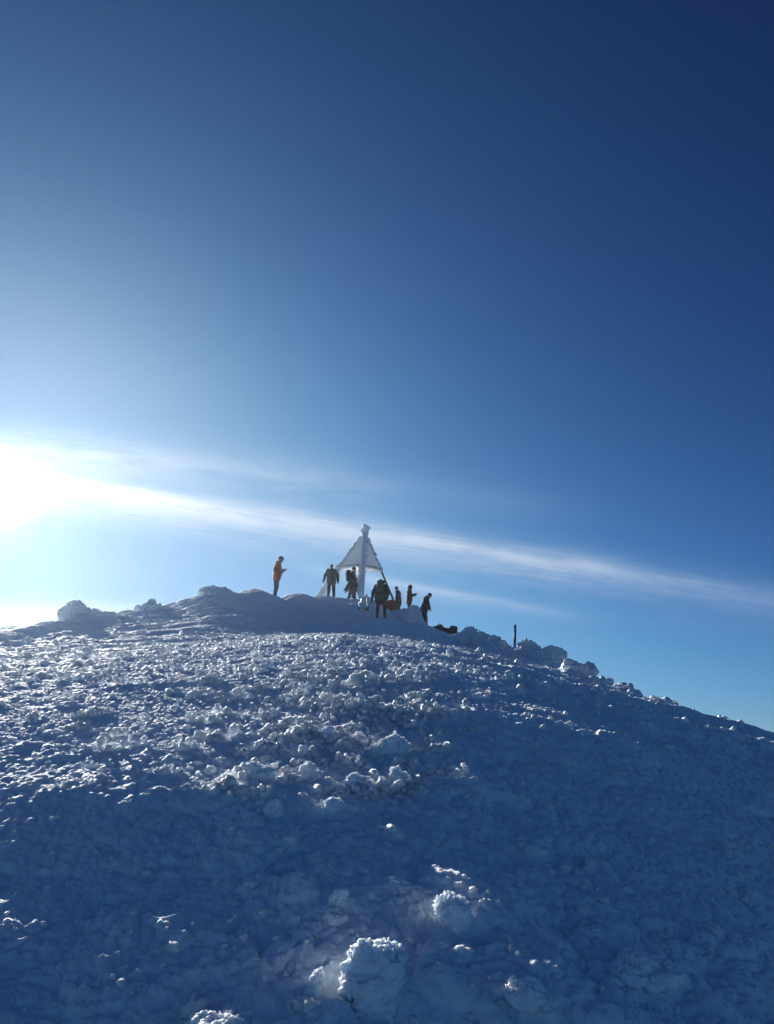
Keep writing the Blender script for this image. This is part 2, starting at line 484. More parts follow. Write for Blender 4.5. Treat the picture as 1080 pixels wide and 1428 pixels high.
# cauliflower clumps: heaps of knobs, most of them on the crest that looks toward the sun
for k in range(260):
    u_ = rng.random()
    if u_ < 0.7:
        cx_, cy_ = rng.normal(470, 95), min(rng.normal(1005, 62), 1110)
    else:
        cx_, cy_ = rng.uniform(-20, 640), rng.uniform(885, 1050)
    if cy_ < 885 or cx_ > 700: continue
    dd = ground_hit(cx_, cy_); pc = P(cx_, cy_, dd)
    rad = (0.028 + 0.075 * rng.random() ** 2.0) * (1 + 0.04 * dd); nk = int(5 + 15 * rng.random())
    wide = rng.uniform(1.0, 1.9)
    qx = rng.normal(0, rad * 0.55 * wide, nk); qy = rng.normal(0, rad * 0.45, nk)
    gx, gy = pc.x + qx, pc.y + qy
    gz = ground_z(gx, gy)
    up_ = rad * 0.75 * np.exp(-((qx / (rad * wide)) ** 2 + (qy / rad) ** 2) * 1.6) * rng.uniform(0.4, 1.0, nk)
    for i in range(nk):
        sz = (0.008 + 0.012 * rng.random() ** 1.5) * (1 + 0.05 * dd)
        q = protos1[(k + i * 5) % len(protos1)] * sz * np.array([rng.uniform(0.8, 1.2), rng.uniform(0.8, 1.2), rng.uniform(0.75, 1.2)])
        a_ = rng.uniform(0, 6.283); c_, s_ = math.cos(a_), math.sin(a_)
        q = np.stack([q[:, 0] * c_ - q[:, 1] * s_, q[:, 0] * s_ + q[:, 1] * c_, q[:, 2]], 1)
        Vs.append(q + np.array([gx[i], gy[i], gz[i] + up_[i]])); Qs.append(f1_ + o); o += len(q)
for args in ((320, R(-30), R(30), 2.2, 5.0, (0.018, 0.06), protos3, f3, patchy, 0.6),
             (4000, R(-30), R(30), 2.1, 7.0, (0.006, 0.020), protos1, f1_, clots, 0.4),
             (1800, R(-30), R(30), 3.5, 26.0, (0.010, 0.030), protos1, f1_, patchy, 0.45),
             (1700, R(-15), R(6), 4.5, 13.5, (0.009, 0.030), protos1, f1_, crest, 0.25),
             (6500, R(-30), R(12), 4.3, 22.0, (0.006, 0.020), protos0, f0_, clots, 0.25),
             (9000, R(-30), R(30), 8.0, 42.0, (0.012, 0.034), protos0, f0_, clots, 0.3)):
    V, Q, n = scatter(*args)
    Vs += V; Qs += [q + o for q in Q]; o += n
tag(link('rime_rubble', np_mesh('rime_rubble', np.concatenate(Vs), np.concatenate(Qs)), M_rime),
    'loose crumbs and knobs of white rime strewn over the snow slope', 'rime', kind='stuff')

# ------------------------------------------------------------------ single chunks of ice that stand out
def ice_chunk(x, ybase, w, h, seed, label, lobes=6, depth=0.8, lit=0.0, low=0.25):
    lobes = int(lobes * 2.4); h = h * 1.12
    d = ground_hit(x, ybase); p = on_ground(P(x, ybase, d)); lift = 0.0
    sx_, sz_ = w * d / F, h * d / F
    if lit:
        # how high the morning sun clears the slope above this spot; the chunk stands up into it
        st = np.arange(0.15, 12, 0.02)
        need = float((ground_z(p.x + math.sin(R(-28)) * st, p.y + math.cos(R(-28)) * st) - (p.z + st * math.tan(R(16.2)))).max())
        lift = min(max(0.0, need + lit * sz_ - sz_), 0.30 * sz_); top = sz_ + lift
        ds = D[(D > 0.6 * d) & (D < 1.6 * d)]; th = azim(x, ybase); ty = tanel(x, ybase - h)
        gap = 1.6 + ty * ds - ground_z(np.sin(th) * ds, np.cos(th) * ds) - top
        k = np.argmax(gap < 0); d = float(ds[k]) if k else d
        p = on_ground(P(x, ybase, d)); sx_, sz_ = w * d / F, h * d / F
    sy_ = sx_ * depth; low = low + lift / sz_
    rg = random.Random(seed); prims = []
    base = (rg.uniform(-0.1, 0.1) * sx_, 0, sz_ * 0.10); br = (sx_ * 0.44, sy_ * 0.46, sz_ * 0.36)
    prims.append(lambda G: ell(G, base, br))
    if lift > 0: prims.append(lambda G: cone(G, (0, 0, -lift - 0.2 * sz_), (0, 0, 0.0), 0.52 * min(sx_, sy_), 0.40 * min(sx_, sy_)))
    skew = rg.uniform(-0.5, 0.5)
    for i in range(lobes):
        fx = (i + 0.5) / lobes * 2 - 1 + rg.uniform(-0.15, 0.15)
        rr = rg.uniform(0.08, 0.23)
        c = (fx * sx_ * 0.38, rg.uniform(-0.3, 0.3) * sy_, sz_ * (0.86 - 0.48 * abs(fx - skew) - rg.uniform(0, 0.34)))
        prims.append(lambda G, c=c, rr=rr, q=rg.uniform(0.8, 1.3): ell(G, c, (sx_ * rr, sy_ * rr * 1.2, sz_ * rr * q)))
    f0 = field(prims, 0.10 * sx_)
    m = min(sx_, sz_)
    f = lambda G: f0(G) - 0.24 * m * fbm3(G / (0.36 * m) + seed, 4, seed) - 0.11 * m * np.abs(noise3(G / (0.13 * m) + seed, seed + 3)) - 0.05 * m * np.abs(noise3(G / (0.055 * m) + seed, seed + 4))
    V, Q = surface_net(f, (-0.75 * sx_ - lift, -0.8 * sy_ - lift, -low * sz_ - 0.02), (0.75 * sx_ + lift, 0.8 * sy_ + lift, 1.3 * sz_), max(sx_, sz_) / 64)
    o = link('ice_chunk', np_mesh('ice_chunk', V, Q), M_chunk, None, p + Vector((0, 0, lift - 0.08 * sz_)), rg.uniform(-0.3, 0.3))
    return tag(o, label, 'ice', 'chunks of ice standing out of the slope')
CH = [
    (525, 1352, 74, 52, 'big lobed ice chunk with a sunlit crest, largest in the shaded foreground', 7, 0.8, 1.0),
    (633, 1272, 44, 32, 'rounded ice chunk with one bright cap, up the slope from the biggest chunk', 4, 0.8, 1.1),
    (475, 1256, 22, 18, 'upper small chunk of a pair with bright broken edges, left of the rounded capped chunk', 4, 0.9, 0.3),
    (467, 1282, 26, 18, 'low chunk just below the small broken one, two thin bright rims', 3, 0.9, 0.2),
    (437, 1378, 22, 28, 'tall narrow ice lump with one bright tip, lower left of the biggest chunk', 3, 1.0, 0.1),
    (735, 1388, 50, 28, 'smooth dim ice lump with a thin bright edge near the bottom right', 3, 0.9, 0.15),
    (766, 1412, 26, 22, 'small slanting ice sliver with a bright tip, lowest right of the lit pieces', 2, 0.7, 0.3),
    (381, 1134, 24, 19, 'lone round knob of ice glowing at its top, below the lit clumps left of centre', 4, 0.9, 0.4),
    (464, 1126, 26, 15, 'small flat ice knob lit on its right top, right of the lone round knob', 4, 0.9, 0.6),
    (352, 1084, 54, 20, 'wide low clump of ice with a long sunlit edge, left of centre', 9, 0.7, 0.6),
    (431, 1082, 26, 18, 'knobbly lit ice clump between the wide low clump and the centre', 5, 0.8, 0.6),
    (501, 1094, 36, 16, 'flat pale ice clump with several small lit knobs, just below the centre clumps', 6, 0.8, 0.6),
    (552, 1088, 24, 16, 'small lit ice knob on the right end of the row of clumps', 4, 0.9, 0.6),
    (545, 1046, 46, 20, 'broad crumbly ice clump lit along its top, right of centre', 9, 0.8, 0.7),
    (459, 1030, 20, 20, 'upright crumbly ice clump in the middle of the lit crest', 6, 0.9, 0.7),
    (305, 1440, 84, 22, 'big smooth bluish ice lump in deep shade at the bottom left', 4, 0.8, 0.0),
    (893, 1364, 96, 26, 'big soft bluish ice lump in shade on the lower right slope', 5, 0.9, 0.0),
]
for i, (x, y, w_, h_, lab, lo, dp, li) in enumerate(CH):
    ice_chunk(x, y, w_, h_, 100 + i, lab, lo, dp, li)

# ------------------------------------------------------------------ rime-covered boulders along the ridge
def boulder(blobs, d, label, seed, name='rimed_boulder', amp=0.10, sink=0.25, group='rime-covered boulders along the ridge', cat='boulder', mat=None, blocky=0.0):
    """blobs: (x, ytop, ybase, half width px) outlines of the lobes at distance d, each as deep as it is wide"""
    k = d / F
    cx = sum(b[0] for b in blobs) / len(blobs)
    yb = max(b[2] for b in blobs)
    o = P(cx, yb, d); rg = random.Random(seed)
    u = Vector((math.cos(azim(cx)), -math.sin(azim(cx)), 0)); fw = Vector((math.sin(azim(cx)), math.cos(azim(cx)), 0))
    prims = []; ext = [0.3] * 2; top = 0.3
    for x, y0, y1, hw in blobs:
        c = ((x - cx) * k, rg.uniform(-0.1, 0.15), (yb - (y0 + y1) / 2) * k - 0.05)
        r = (hw * k, max(hw * k * rg.uniform(0.8, 1.05), 0.2), (y1 - y0) / 2 * k + 0.06)
        if rg.random() >= blocky:
            prims.append(lambda G, c=c, r=r: ell(G, c, r))
        else:
            rm = rot3(rg.uniform(-0.35, 0.35), rg.uniform(-0.6, 0.6), rg.uniform(-0.3, 0.3)); rd = 0.35 * min(r)
            prims.append(lambda G, c=c, r=r, rm=rm, rd=rd: rbox(G, c, tuple(0.86 * q for q in r), rd, rm))
        # knobs of rime on the windward top
        for j in range(3):
            a = rg.uniform(-0.8, 0.8)
            kc = (c[0] + a * r[0], c[1] + rg.uniform(-0.5, 0.3) * r[1], c[2] + r[2] * math.sqrt(max(0.05, 1 - a * a)) * 0.82)
            kr = rg.uniform(0.14, 0.30) * min(r[0], r[2] * 1.6)
            prims.append(lambda G, c=kc, r=kr: ell(G, c, (r, r, r * 0.9)))
        ext[0] = max(ext[0], abs(c[0]) + r[0] + 0.2); ext[1] = max(ext[1], abs(c[1]) + r[1] + 0.2); top = max(top, c[2] + r[2] + 0.3)
    f0 = field(prims, 0.12)
    f = lambda G: f0(G) - 1.5 * amp * fbm3(G * 2.6 + seed, 4, seed) - amp * 0.7 * np.abs(noise3(G * 6.5 + seed, seed + 5)) - amp * 0.4 * np.abs(noise3(G * 17.0, seed + 8))
    V, Q = surface_net(f, (-ext[0], -ext[1], -0.7), (ext[0], ext[1], top), max(0.020, ext[0] / 62))
    W = V[:, :1] * np.array(u)[None] + V[:, 1:2] * np.array(fw)[None] + V[:, 2:3] * np.array((0, 0, 1.0))[None]
    ob = link(name, np_mesh(name, W, Q), mat or M_rock_rime, None, o)
    return tag(ob, label, cat, group)
boulder([(105, 846, 872, 18), (121, 852, 875, 19), (138, 864, 880, 16)], 23.8, 'pale rime boulder nearest the sun at the far left, steep on its left side', 1)
boulder([(206, 841, 860, 16), (222, 847, 862, 18)], 25.0, 'low rounded rime boulder on the left skyline, second from the left', 2)
boulder([(293, 822, 846, 19), (312, 824, 848, 22), (332, 831, 852, 18)], 29.0, 'rime boulder with an overhanging left lip, left of the person in orange', 3)
boulder([(512, 834, 852, 9), (521, 840, 854, 9), (504, 841, 854, 8)], 37.8, 'small snow heap at the foot of the beacon leg nearest the camera', 4, amp=0.06)
boulder([(553, 853, 870, 10), (563, 849, 872, 11)], 36.6, 'snowy mound between the front person and the two people seen from the waist up', 5, amp=0.08)
boulder([(577, 846, 880, 13), (583, 860, 880, 9), (570, 858, 882, 13)], 36.0, 'steep snowy mound hiding the legs of the person with the phone', 6, amp=0.08)
boulder([(655, 878, 910, 14.560000000000002), (648, 885, 912, 11.200000000000001), (664, 887, 912, 13.440000000000001)], 31.5, 'pointed dark rime boulder just right of the bundle lying on the snow', 7, blocky=0.75)
boulder([(676, 885, 916, 14.560000000000002), (687, 889, 918, 8.96)], 30.6, 'flat-topped rime boulder, second to the right of the bundle', 8, blocky=0.75)
boulder([(694, 893, 920, 11.200000000000001), (702, 899, 924, 8.96)], 29.6, 'small round rime boulder left of the marker post', 9, blocky=0.75)
boulder([(716, 906, 932, 15.680000000000001), (728, 908, 936, 11.200000000000001)], 28.4, 'low dark rime boulder at the foot of the marker post', 10, blocky=0.75)
boulder([(738, 898, 930, 13.440000000000001), (750, 906, 938, 14.560000000000002), (742, 909, 942, 22.400000000000002)], 27.0, 'rime boulder with a bright feathery top, right of the marker post', 11, blocky=0.75)
boulder([(772, 906, 948, 19.040000000000003), (783, 915, 950, 10.080000000000002), (762, 911, 946, 15.680000000000001)], 25.8, 'tallest pale rime boulder on the right ridge, flat face toward the camera', 12, blocky=0.75)
boulder([(806, 928, 960, 19.040000000000003), (820, 933, 962, 14.560000000000002), (796, 935, 958, 11.200000000000001)], 22.6, 'wide rime boulder with a white crust top, below the tallest pale boulder', 13, blocky=0.75)
boulder([(838, 948, 972, 11.200000000000001), (850, 951, 974, 7.840000000000001)], 20.4, 'small rime boulder right of the wide crusted one', 14, blocky=0.75)
boulder([(866, 959, 982, 15.680000000000001), (880, 966, 986, 11.200000000000001)], 17.5, 'low dark boulder where the right ridge line steepens', 15, blocky=0.75)
boulder([(928, 981, 1002, 10.080000000000002), (938, 986, 1004, 8.96)], 13.6, 'little white-topped rime boulder, farthest right on the ridge line', 16, blocky=0.75, amp=0.05)
boulder([(639.5, 884, 896, 3), (636, 889, 897, 4)], 33.2, 'tiny spiky rime knob touching the right end of the lying bundle', 17, amp=0.03)

# ------------------------------------------------------------------ marker post
M_wood = plain_mat('weathered_wood', (0.05, 0.045, 0.04), 0.9, 30.0)
M_steel = plain_mat('dark_steel', (0.03, 0.035, 0.04), 0.55, 20.0, metal=0.4)
M_black = plain_mat('black_cloth', (0.016, 0.017, 0.02), 0.85, 25.0)
pp = on_ground(P(718, 913, 28.9))
pt = P(719, 871, 28.9)
post = empty('marker_post', pp, 0, 'thin dark marker post standing alone on the right ridge', 'post')
hh = pt.z - pp.z; lean = pt.x - pp.x
prof = [(-0.35, 0.046), (0.0, 0.046), (hh * 0.25, 0.042), (hh * 0.5, 0.045), (hh * 0.75, 0.041), (hh * 0.985, 0.042), (hh, 0.036)]
tube('shaft', [(lean * z / hh, 0, z) for z, r in prof], [r for z, r in prof], M_wood, post, 12, 0.12, 3)
fr = field([lambda G, z=z, r=r: ell(G, (lean * z / hh - 0.035, -0.02, z), (r, r, 0.07)) for z, r in ((0.05, 0.06), (0.13, 0.05), (0.33, 0.035), (0.46, 0.03), (0.70, 0.033), (0.82, 0.028), (1.0, 0.03))], 0.03)
solid('rime_crust', lambda G: fr(G) - 0.012 * noise3(G * 30, 4), (-0.2, -0.2, -0.1), (0.2, 0.2, 1.2), 0.014, M_rime, post)

# ------------------------------------------------------------------ summit beacon: four legs, four iced panels
BASE = P(499, 838, 41.0)
beacon = empty('summit_beacon', BASE, 0, 'four-legged pyramid summit beacon with panels thickly coated in white rime', 'beacon')
B = lambda p: Vector(p) - BASE
apex = B(P(509, 741, 41.0))
fl, fr_, fn = B(P(443, 836, 41.0)), B(P(551, 842, 41.0)), B(P(503, 832, 39.0))
ff = fl + fr_ - fn
feet = {'left': fl, 'near': fn, 'right': fr_, 'far': ff}
cor = {k: apex.lerp(v, 0.545) for k, v in feet.items()}
def iced(name, a, b, ra, rb, amp, mat, seed, res=0.028, extra=()):
    f0 = field([lambda G: cone(G, a, b, ra, rb)] + [lambda G, c=c, r=r: ell(G, c, (r, r * 0.9, r * 0.85)) for c, r in extra], 0.07)
    f = lambda G: f0(G) - amp * fbm3(G * np.array((6, 6, 3.0), np.float32) + seed, 3, seed) - amp * 0.4 * np.abs(noise3(G * 20.0, seed + 2))
    pts = [a, b] + [Vector(c) for c, r in extra]; m = max(ra, rb, *[r for c, r in extra] or [0]) + 0.1
    lo = [min(p[i] for p in pts) - m for i in range(3)]; hi = [max(p[i] for p in pts) + m for i in range(3)]
    return solid(name, f, lo, hi, res, mat, beacon)
tube('leg', [apex, fl + (fl - apex) * 0.06], [0.04, 0.05], M_steel, beacon)
tube('leg', [apex, fn + (fn - apex) * 0.06], [0.04, 0.05], M_steel, beacon)
tube('leg', [apex, fr_ + (fr_ - apex) * 0.10], [0.045, 0.062], M_steel, beacon)['label'] = 'bare dark steel leg on the right'
tube('leg', [apex, ff + (ff - apex) * 0.06], [0.04, 0.05], M_steel, beacon)
iced('rime_sleeve', apex.lerp(fl, 0.12), fl, 0.07, 0.20, 0.05, M_rime, 31, extra=((tuple(cor['left'] + Vector((-0.10, 0, 0.02))), 0.16), (tuple(apex.lerp(fl, 0.45)), 0.11)))
iced('rime_sleeve', apex.lerp(fn, 0.06), apex.lerp(fn, 0.97), 0.15, 0.17, 0.045, M_rime, 32, extra=((tuple(apex.lerp(fn, 0.75) + Vector((-0.03, 0, 0))), 0.20), (tuple(apex.lerp(fn, 0.62)), 0.19)))
iced('rime_sleeve', apex.lerp(fr_, 0.10), apex.lerp(fr_, 0.56), 0.05, 0.07, 0.025, M_rime, 33)
iced('rime_sleeve', apex.lerp(ff, 0.45), ff, 0.05, 0.06, 0.03, M_rime, 34)
iced('rime_cap', apex + Vector((0, 0, -0.12)), apex + Vector((0.02, 0, 0.16)), 0.20, 0.17, 0.05, M_chunk, 35, 0.020,
     extra=((tuple(apex + Vector((0.19, -0.03, 0.17))), 0.12), (tuple(apex + Vector((0.10, -0.06, 0.02))), 0.10), (tuple(apex + Vector((-0.10, 0.02, 0.02))), 0.15), (tuple(apex + Vector((0.0, -0.05, 0.30))), 0.12)))
def edge_rime(k, seed):
    rg_ = random.Random(seed); prims = []
    for i in range(26):
        p = apex.lerp(cor[k], 0.12 + 0.86 * (i + rg_.random()) / 26) + Vector([rg_.uniform(-0.05, 0.05) for _ in range(3)]); r = rg_.uniform(0.05, 0.10)
        prims.append(lambda G, p=p, r=r: ell(G, p, (r, r, r * 1.1)))
    f0 = field(prims, 0.05); pts = [apex, cor[k]]
    lo = [min(p[i] for p in pts) - 0.2 for i in range(3)]; hi = [max(p[i] for p in pts) + 0.2 for i in range(3)]
    solid('edge_rime', lambda G: f0(G) - 0.03 * np.abs(noise3(G * 13.0, seed)), lo, hi, 0.024, M_rime, beacon)
edge_rime('left', 61); edge_rime('right', 62)
def panel(ka, kb, seed):
    a, b = cor[ka], cor[kb]; mid = (a + b) / 2
    out = (b - a).cross(apex - a).normalized()
    if out.dot(mid - apex.lerp((fl + fr_) / 2, 0.545)) < 0: out = -out
    n = 44; top = apex.lerp(mid, 0.06)
    V, idx = [], {}
    for side, off in ((0, 0.035), (1, -0.03)):
        for i in range(n + 1):
            for j in range(i + 1):
                t = i / n; s = j / i if i else 0.5
                p = apex.lerp(a, max(t, 0.05)).lerp(apex.lerp(b, max(t, 0.05)), s)
                idx[side, i, j] = len(V); V.append((p, off, t))
    pos = np.array([p[:] for p, _, _ in V], np.float32)
    nz = fbm3(pos * 3.5 + seed, 4, seed) * 0.06 + np.abs(noise3(pos * 11.0, seed + 1)) * 0.035 + np.abs(noise3(pos * np.array((9, 9, 2.0), np.float32), seed + 6)) * 0.03
    W = pos + np.array(out[:], np.float32) * (np.array([o for _, o, _ in V]) + np.where(np.array([o for _, o, _ in V]) > 0, nz, 0.4 * nz))[:, None]
    # the lower edge hangs in an uneven fringe of ice
    tt = np.array([t for _, _, t in V]); fringe = np.clip(noise3(pos * 9.0 + 3, seed + 4), -0.2, 1) * 0.07
    W[:, 2] -= np.where(tt > 0.999, 0.03 + np.maximum(fringe, 0), 0)
    Fc = []
    for i in range(n):
        for j in range(i + 1):
            for side in (0, 1):
                q = [idx[side, i, j], idx[side, i + 1, j], idx[side, i + 1, j + 1]]
                Fc.append(q if side else q[::-1])
                if j < i:
                    q = [idx[side, i, j], idx[side, i + 1, j + 1], idx[side, i, j + 1]]
                    Fc.append(q if side else q[::-1])
        Fc += [[idx[0, i, 0], idx[1, i, 0], idx[1, i + 1, 0]], [idx[0, i, 0], idx[1, i + 1, 0], idx[0, i + 1, 0]]]
        Fc += [[idx[0, i, i], idx[0, i + 1, i + 1], idx[1, i + 1, i + 1]], [idx[0, i, i], idx[1, i + 1, i + 1], idx[1, i, i]]]
    for j in range(n):
        Fc += [[idx[0, n, j], idx[0, n, j + 1], idx[1, n, j + 1]], [idx[0, n, j], idx[1, n, j + 1], idx[1, n, j]]]
    import bmesh
    me = np_mesh('panel', W, Fc)
    bm = bmesh.new(); bm.from_mesh(me); bmesh.ops.recalc_face_normals(bm, faces=bm.faces); bm.to_mesh(me); bm.free()
    o = link('panel', me, M_plate, beacon)
    tube('bottom_rail', [a.lerp(b, 0.04) + out * 0.09 + Vector((0, 0, 0.03)), a.lerp(b, 0.94) + out * 0.09 + Vector((0, 0, 0.03))], [0.018, 0.018], M_steel, beacon)
    return o, out
po, pout = panel('near', 'right', 51)
panel('left', 'near', 52); panel('left', 'far', 53); panel('far', 'right', 54)
for t, s, sc in ((0.17, 0.34, 1.0), (0.30, 0.20, 0.7), (0.40, 0.16, 0.7)):
    tt = t / 0.545; c = apex.lerp(cor['near'], tt).lerp(apex.lerp(cor['right'], tt), s) + pout * 0.06
    solid('slot', lambda G: rbox(G, (0, 0, 0), (0.07 * sc, 0.03, 0.075 * sc), 0.02), (-0.12, -0.12, -0.12), (0.12, 0.12, 0.12), 0.012, M_steel, beacon, c)
rg = random.Random(5)
for ka, kb, n in (('left', 'far', 7), ('far', 'right', 9), ('near', 'right', 4), ('left', 'near', 4)):
    for i in range(n):
        p = cor[ka].lerp(cor[kb], rg.uniform(0.08, 0.92)); Lg = rg.uniform(0.05, 0.17)
        solid('icicle', lambda G: cone(G, Vector((0, 0, 0.02)), Vector((0, 0, -Lg)), 0.045, 0.012) - 0.012 * noise3(G * 25, 6), (-0.1, -0.1, -Lg - 0.08), (0.1, 0.1, 0.12), 0.018, M_rime, beacon, p)

# ------------------------------------------------------------------ people
M_skin = plain_mat('skin', (0.42, 0.24, 0.17), 0.6, 15.0, 0.1)
M_hair = plain_mat('hair', (0.02, 0.015, 0.012), 0.8, 60.0)
M_boot = plain_mat('boot_leather', (0.022, 0.02, 0.018), 0.7, 30.0)
cloth = lambda n, c: plain_mat(n, c, 0.85, 14.0, 0.3, bump=0.4)
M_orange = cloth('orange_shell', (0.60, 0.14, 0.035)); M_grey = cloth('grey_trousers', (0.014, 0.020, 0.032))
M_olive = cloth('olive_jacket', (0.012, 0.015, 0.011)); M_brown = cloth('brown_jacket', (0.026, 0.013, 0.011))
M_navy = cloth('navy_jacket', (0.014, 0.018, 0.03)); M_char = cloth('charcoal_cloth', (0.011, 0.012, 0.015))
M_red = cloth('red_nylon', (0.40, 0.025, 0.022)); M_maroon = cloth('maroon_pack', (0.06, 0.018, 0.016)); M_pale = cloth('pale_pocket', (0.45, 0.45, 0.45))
def vec(v): return Vector(v).normalized()
def person(foot, yaw, label, jacket, trousers, lean=0.0, head=0.1, turn=0.0, H=1.75,
           legs=(((0.03, 0.05, -1), (-0.05, 0.02, -1)), ((0.03, -0.05, -1), (-0.05, -0.02, -1))),
           arms=(((0.05, 0.18, -1), (0.15, 0.05, -1)), ((0.05, -0.18, -1), (0.15, -0.05, -1))),
           cover='hat', gloves=None, hem=0.12, jmat2=None):
    """foot: ground point of the rear-most foot; yaw: heading; directions are forward, left, up for thigh / shank and upper arm / forearm"""
    s = H / 1.75
    up = Matrix.Rotation(lean, 3, 'Y')
    hipc = Vector((0, 0, 0)); J = {}
    for k, sd_ in ((0, 1), (1, -1)):
        J['hip', k] = Vector((0, 0.095 * sd_, -0.02)) * s
        J['knee', k] = J['hip', k] + vec(legs[k][0]) * 0.42 * s
        J['ankle', k] = J['knee', k] + vec(legs[k][1]) * 0.40 * s
        J['sh', k] = up @ (Vector((0.0, 0.185 * sd_, 0.50)) * s)
        J['el', k] = J['sh', k] + vec(arms[k][0]) * 0.29 * s
        J['wr', k] = J['el', k] + vec(arms[k][1]) * 0.26 * s
    neck = up @ (Vector((0.0, 0, 0.56)) * s)
    hr = Matrix.Rotation(turn, 3, 'Z') @ Matrix.Rotation(lean * 0.6 + head, 3, 'Y')
    hc = neck + hr @ (Vector((0.025, 0, 0.145)) * s)
    low = min(J['ankle', 0].z, J['ankle', 1].z) - 0.085 * s
    root = empty('person', Vector(foot) + Vector((0, 0, 0)), yaw, label, 'person', 'hikers gathered at the summit')
    sh = Vector((0, 0, -low))
    for k in J: J[k] = J[k] + sh
    hipc = hipc + sh; neck = neck + sh; hc = hc + sh
    upn, hrn = np.array(up), np.array(hr)
    def tor(G, off, z0, z1, z2, r0, r1, r2):
        q = ((G - np.array(hipc, np.float32)) @ upn.astype(np.float32)) * np.array((1.0, 0.66, 1.0), np.float32)
        a = cone(q, (0, 0, z0 * s), (0.01 * s, 0, z1 * s), r0 * s + off, r1 * s + off)
        b = cone(q, (0.01 * s, 0, z1 * s), (-0.01 * s, 0, z2 * s), r1 * s + off, r2 * s + off)
        return smin(a, b, 0.05)
    def torso(off): return lambda G: tor(G, off, 0.02, 0.26, 0.44, 0.118, 0.112, 0.108)
    def pelvis(off): return lambda G: tor(G, off, -0.05, 0.03, 0.08, 0.10, 0.118, 0.11)
    C = lambda a, b, ra, rb: (lambda G: cone(G, a, b, ra * s, rb * s))
    shoulders = lambda off: C(J['sh', 0], J['sh', 1], 0.06 + off, 0.06 + off)
    def arm(k, off): return [C(J['sh', k], J['el', k], 0.056 + off, 0.044 + off), C(J['el', k], J['wr', k], 0.043 + off, 0.030 + off)]
    def leg(k, off): return [C(J['hip', k], J['knee', k], 0.088 + off, 0.058 + off), C(J['knee', k], J['ankle', k], 0.058 + off, 0.042 + off)]
    def hand(k, off=0.0):
        d = (J['wr', k] - J['el', k]).normalized(); w = J['wr', k]
        side = d.cross(Vector((0, 0, 1)) if abs(d.z) < 0.8 else Vector((1, 0, 0))).normalized(); nrm = side.cross(d).normalized()
        if nrm.dot(Vector((1, 0, 0))) < 0 and abs(d.z) > 0.5: nrm = -nrm
        palm = w + d * 0.05 * s; prims = [C(w, w + d * 0.085 * s, 0.026 + off, 0.030 + off)]
        for i, ln in enumerate((0.068, 0.078, 0.073, 0.058)):
            st = w + d * 0.085 * s + side * (i - 1.5) * 0.019 * s
            m1 = st + (d * 0.85 + nrm * 0.35).normalized() * ln * 0.5 * s; m2 = m1 + (d * 0.45 + nrm * 0.85).normalized() * ln * 0.5 * s
            prims += [C(st, m1, 0.010 + off, 0.009 + off), C(m1, m2, 0.009 + off, 0.008 + off)]
        t0 = w + d * 0.03 * s - side * 0.028 * s; t1 = t0 + (d * 0.6 - side * 0.6 + nrm * 0.4).normalized() * 0.04 * s
        prims += [C(t0, t1, 0.012 + off, 0.011 + off), C(t1, t1 + (d * 0.8 + nrm * 0.6).normalized() * 0.028 * s, 0.011 + off, 0.009 + off)]
        return prims
    hp = lambda x, y, z: tuple(hc + hr @ (Vector((x, y, z)) * s))
    E_ = lambda c, r: (lambda G: ell(G, hp(*c), tuple(q * s for q in r), hrn))
    headp = [E_((-0.01, 0, 0.03), (0.098, 0.076, 0.09)), E_((0.02, 0, -0.055), (0.066, 0.055, 0.062)), E_((0.062, 0, -0.09), (0.028, 0.03, 0.022)),
             E_((0.096, 0, -0.025), (0.02, 0.013, 0.026)), E_((0.085, 0, -0.068), (0.014, 0.026, 0.010)), E_((0.076, 0.0, 0.018), (0.02, 0.05, 0.014)),
             E_((-0.005, 0.076, -0.01), (0.02, 0.012, 0.032)), E_((-0.005, -0.076, -0.01), (0.02, 0.012, 0.032)),
             C(neck - up @ Vector((0, 0, 0.08)) * s, hc - hr @ Vector((0.02, 0, 0.03)) * s, 0.058, 0.052)]
    allj = [J[k] for k in J] + [hc, neck]
    lo = np.array([min(p[i] for p in allj) for i in range(3)]) - 0.30 * s; hi = np.array([max(p[i] for p in allj) for i in range(3)]) + 0.30 * s
    lo[2] = -0.05
    def boxed(f, pts, m):
        a = [max(min(p[i] for p in pts) - m, lo[i]) for i in range(3)]; b = [min(max(p[i] for p in pts) + m, hi[i]) for i in range(3)]
        return a, b
    feet_ = []
    for k in (0, 1):
        dirn = Vector((1, 0.12 * (1 - 2 * k), 0)).normalized()
        sk = J['ankle', k]
        feet_.append((sk, dirn))
    body = [torso(0), pelvis(0), shoulders(0)] + headp
    for k in (0, 1):
        body += arm(k, 0) + leg(k, 0)
        a, dn = feet_[k]
        body.append(C(a + Vector((0, 0, -0.02)), a + dn * 0.13 * s + Vector((0, 0, -0.05)) * s, 0.04, 0.028))
    fb = field(body, 0.022)
    hands = [field(hand(k), 0.006) for k in (0, 1)]
    eyes = [(hp(0.088, sgn * 0.03, 0.0), 0.013 * s) for sgn in (1, -1)]
    def fbody(G):
        v = fb(G)
        for c, r in eyes: v = np.maximum(v, -ell(G, c, (r, r * 1.2, r * 0.7)))
        for h_ in hands: v = smin(v, h_(G), 0.012)
        return v
    solid('body', fbody, lo, hi, 0.0125, M_skin, root)
    fold = lambda G, v, a: v - a * fbm3(G * 9.0 + 3.1 * yaw, 2, 3) - a * 0.5 * np.abs(noise3(G * np.array((14, 14, 22.0), np.float32), 8))
    # trousers
    ft = field([pelvis(0.024)] + leg(0, 0.028) + leg(1, 0.028), 0.03)
    pts = [J['hip', 0], J['hip', 1], J['knee', 0], J['knee', 1], J['ankle', 0], J['ankle', 1], hipc]
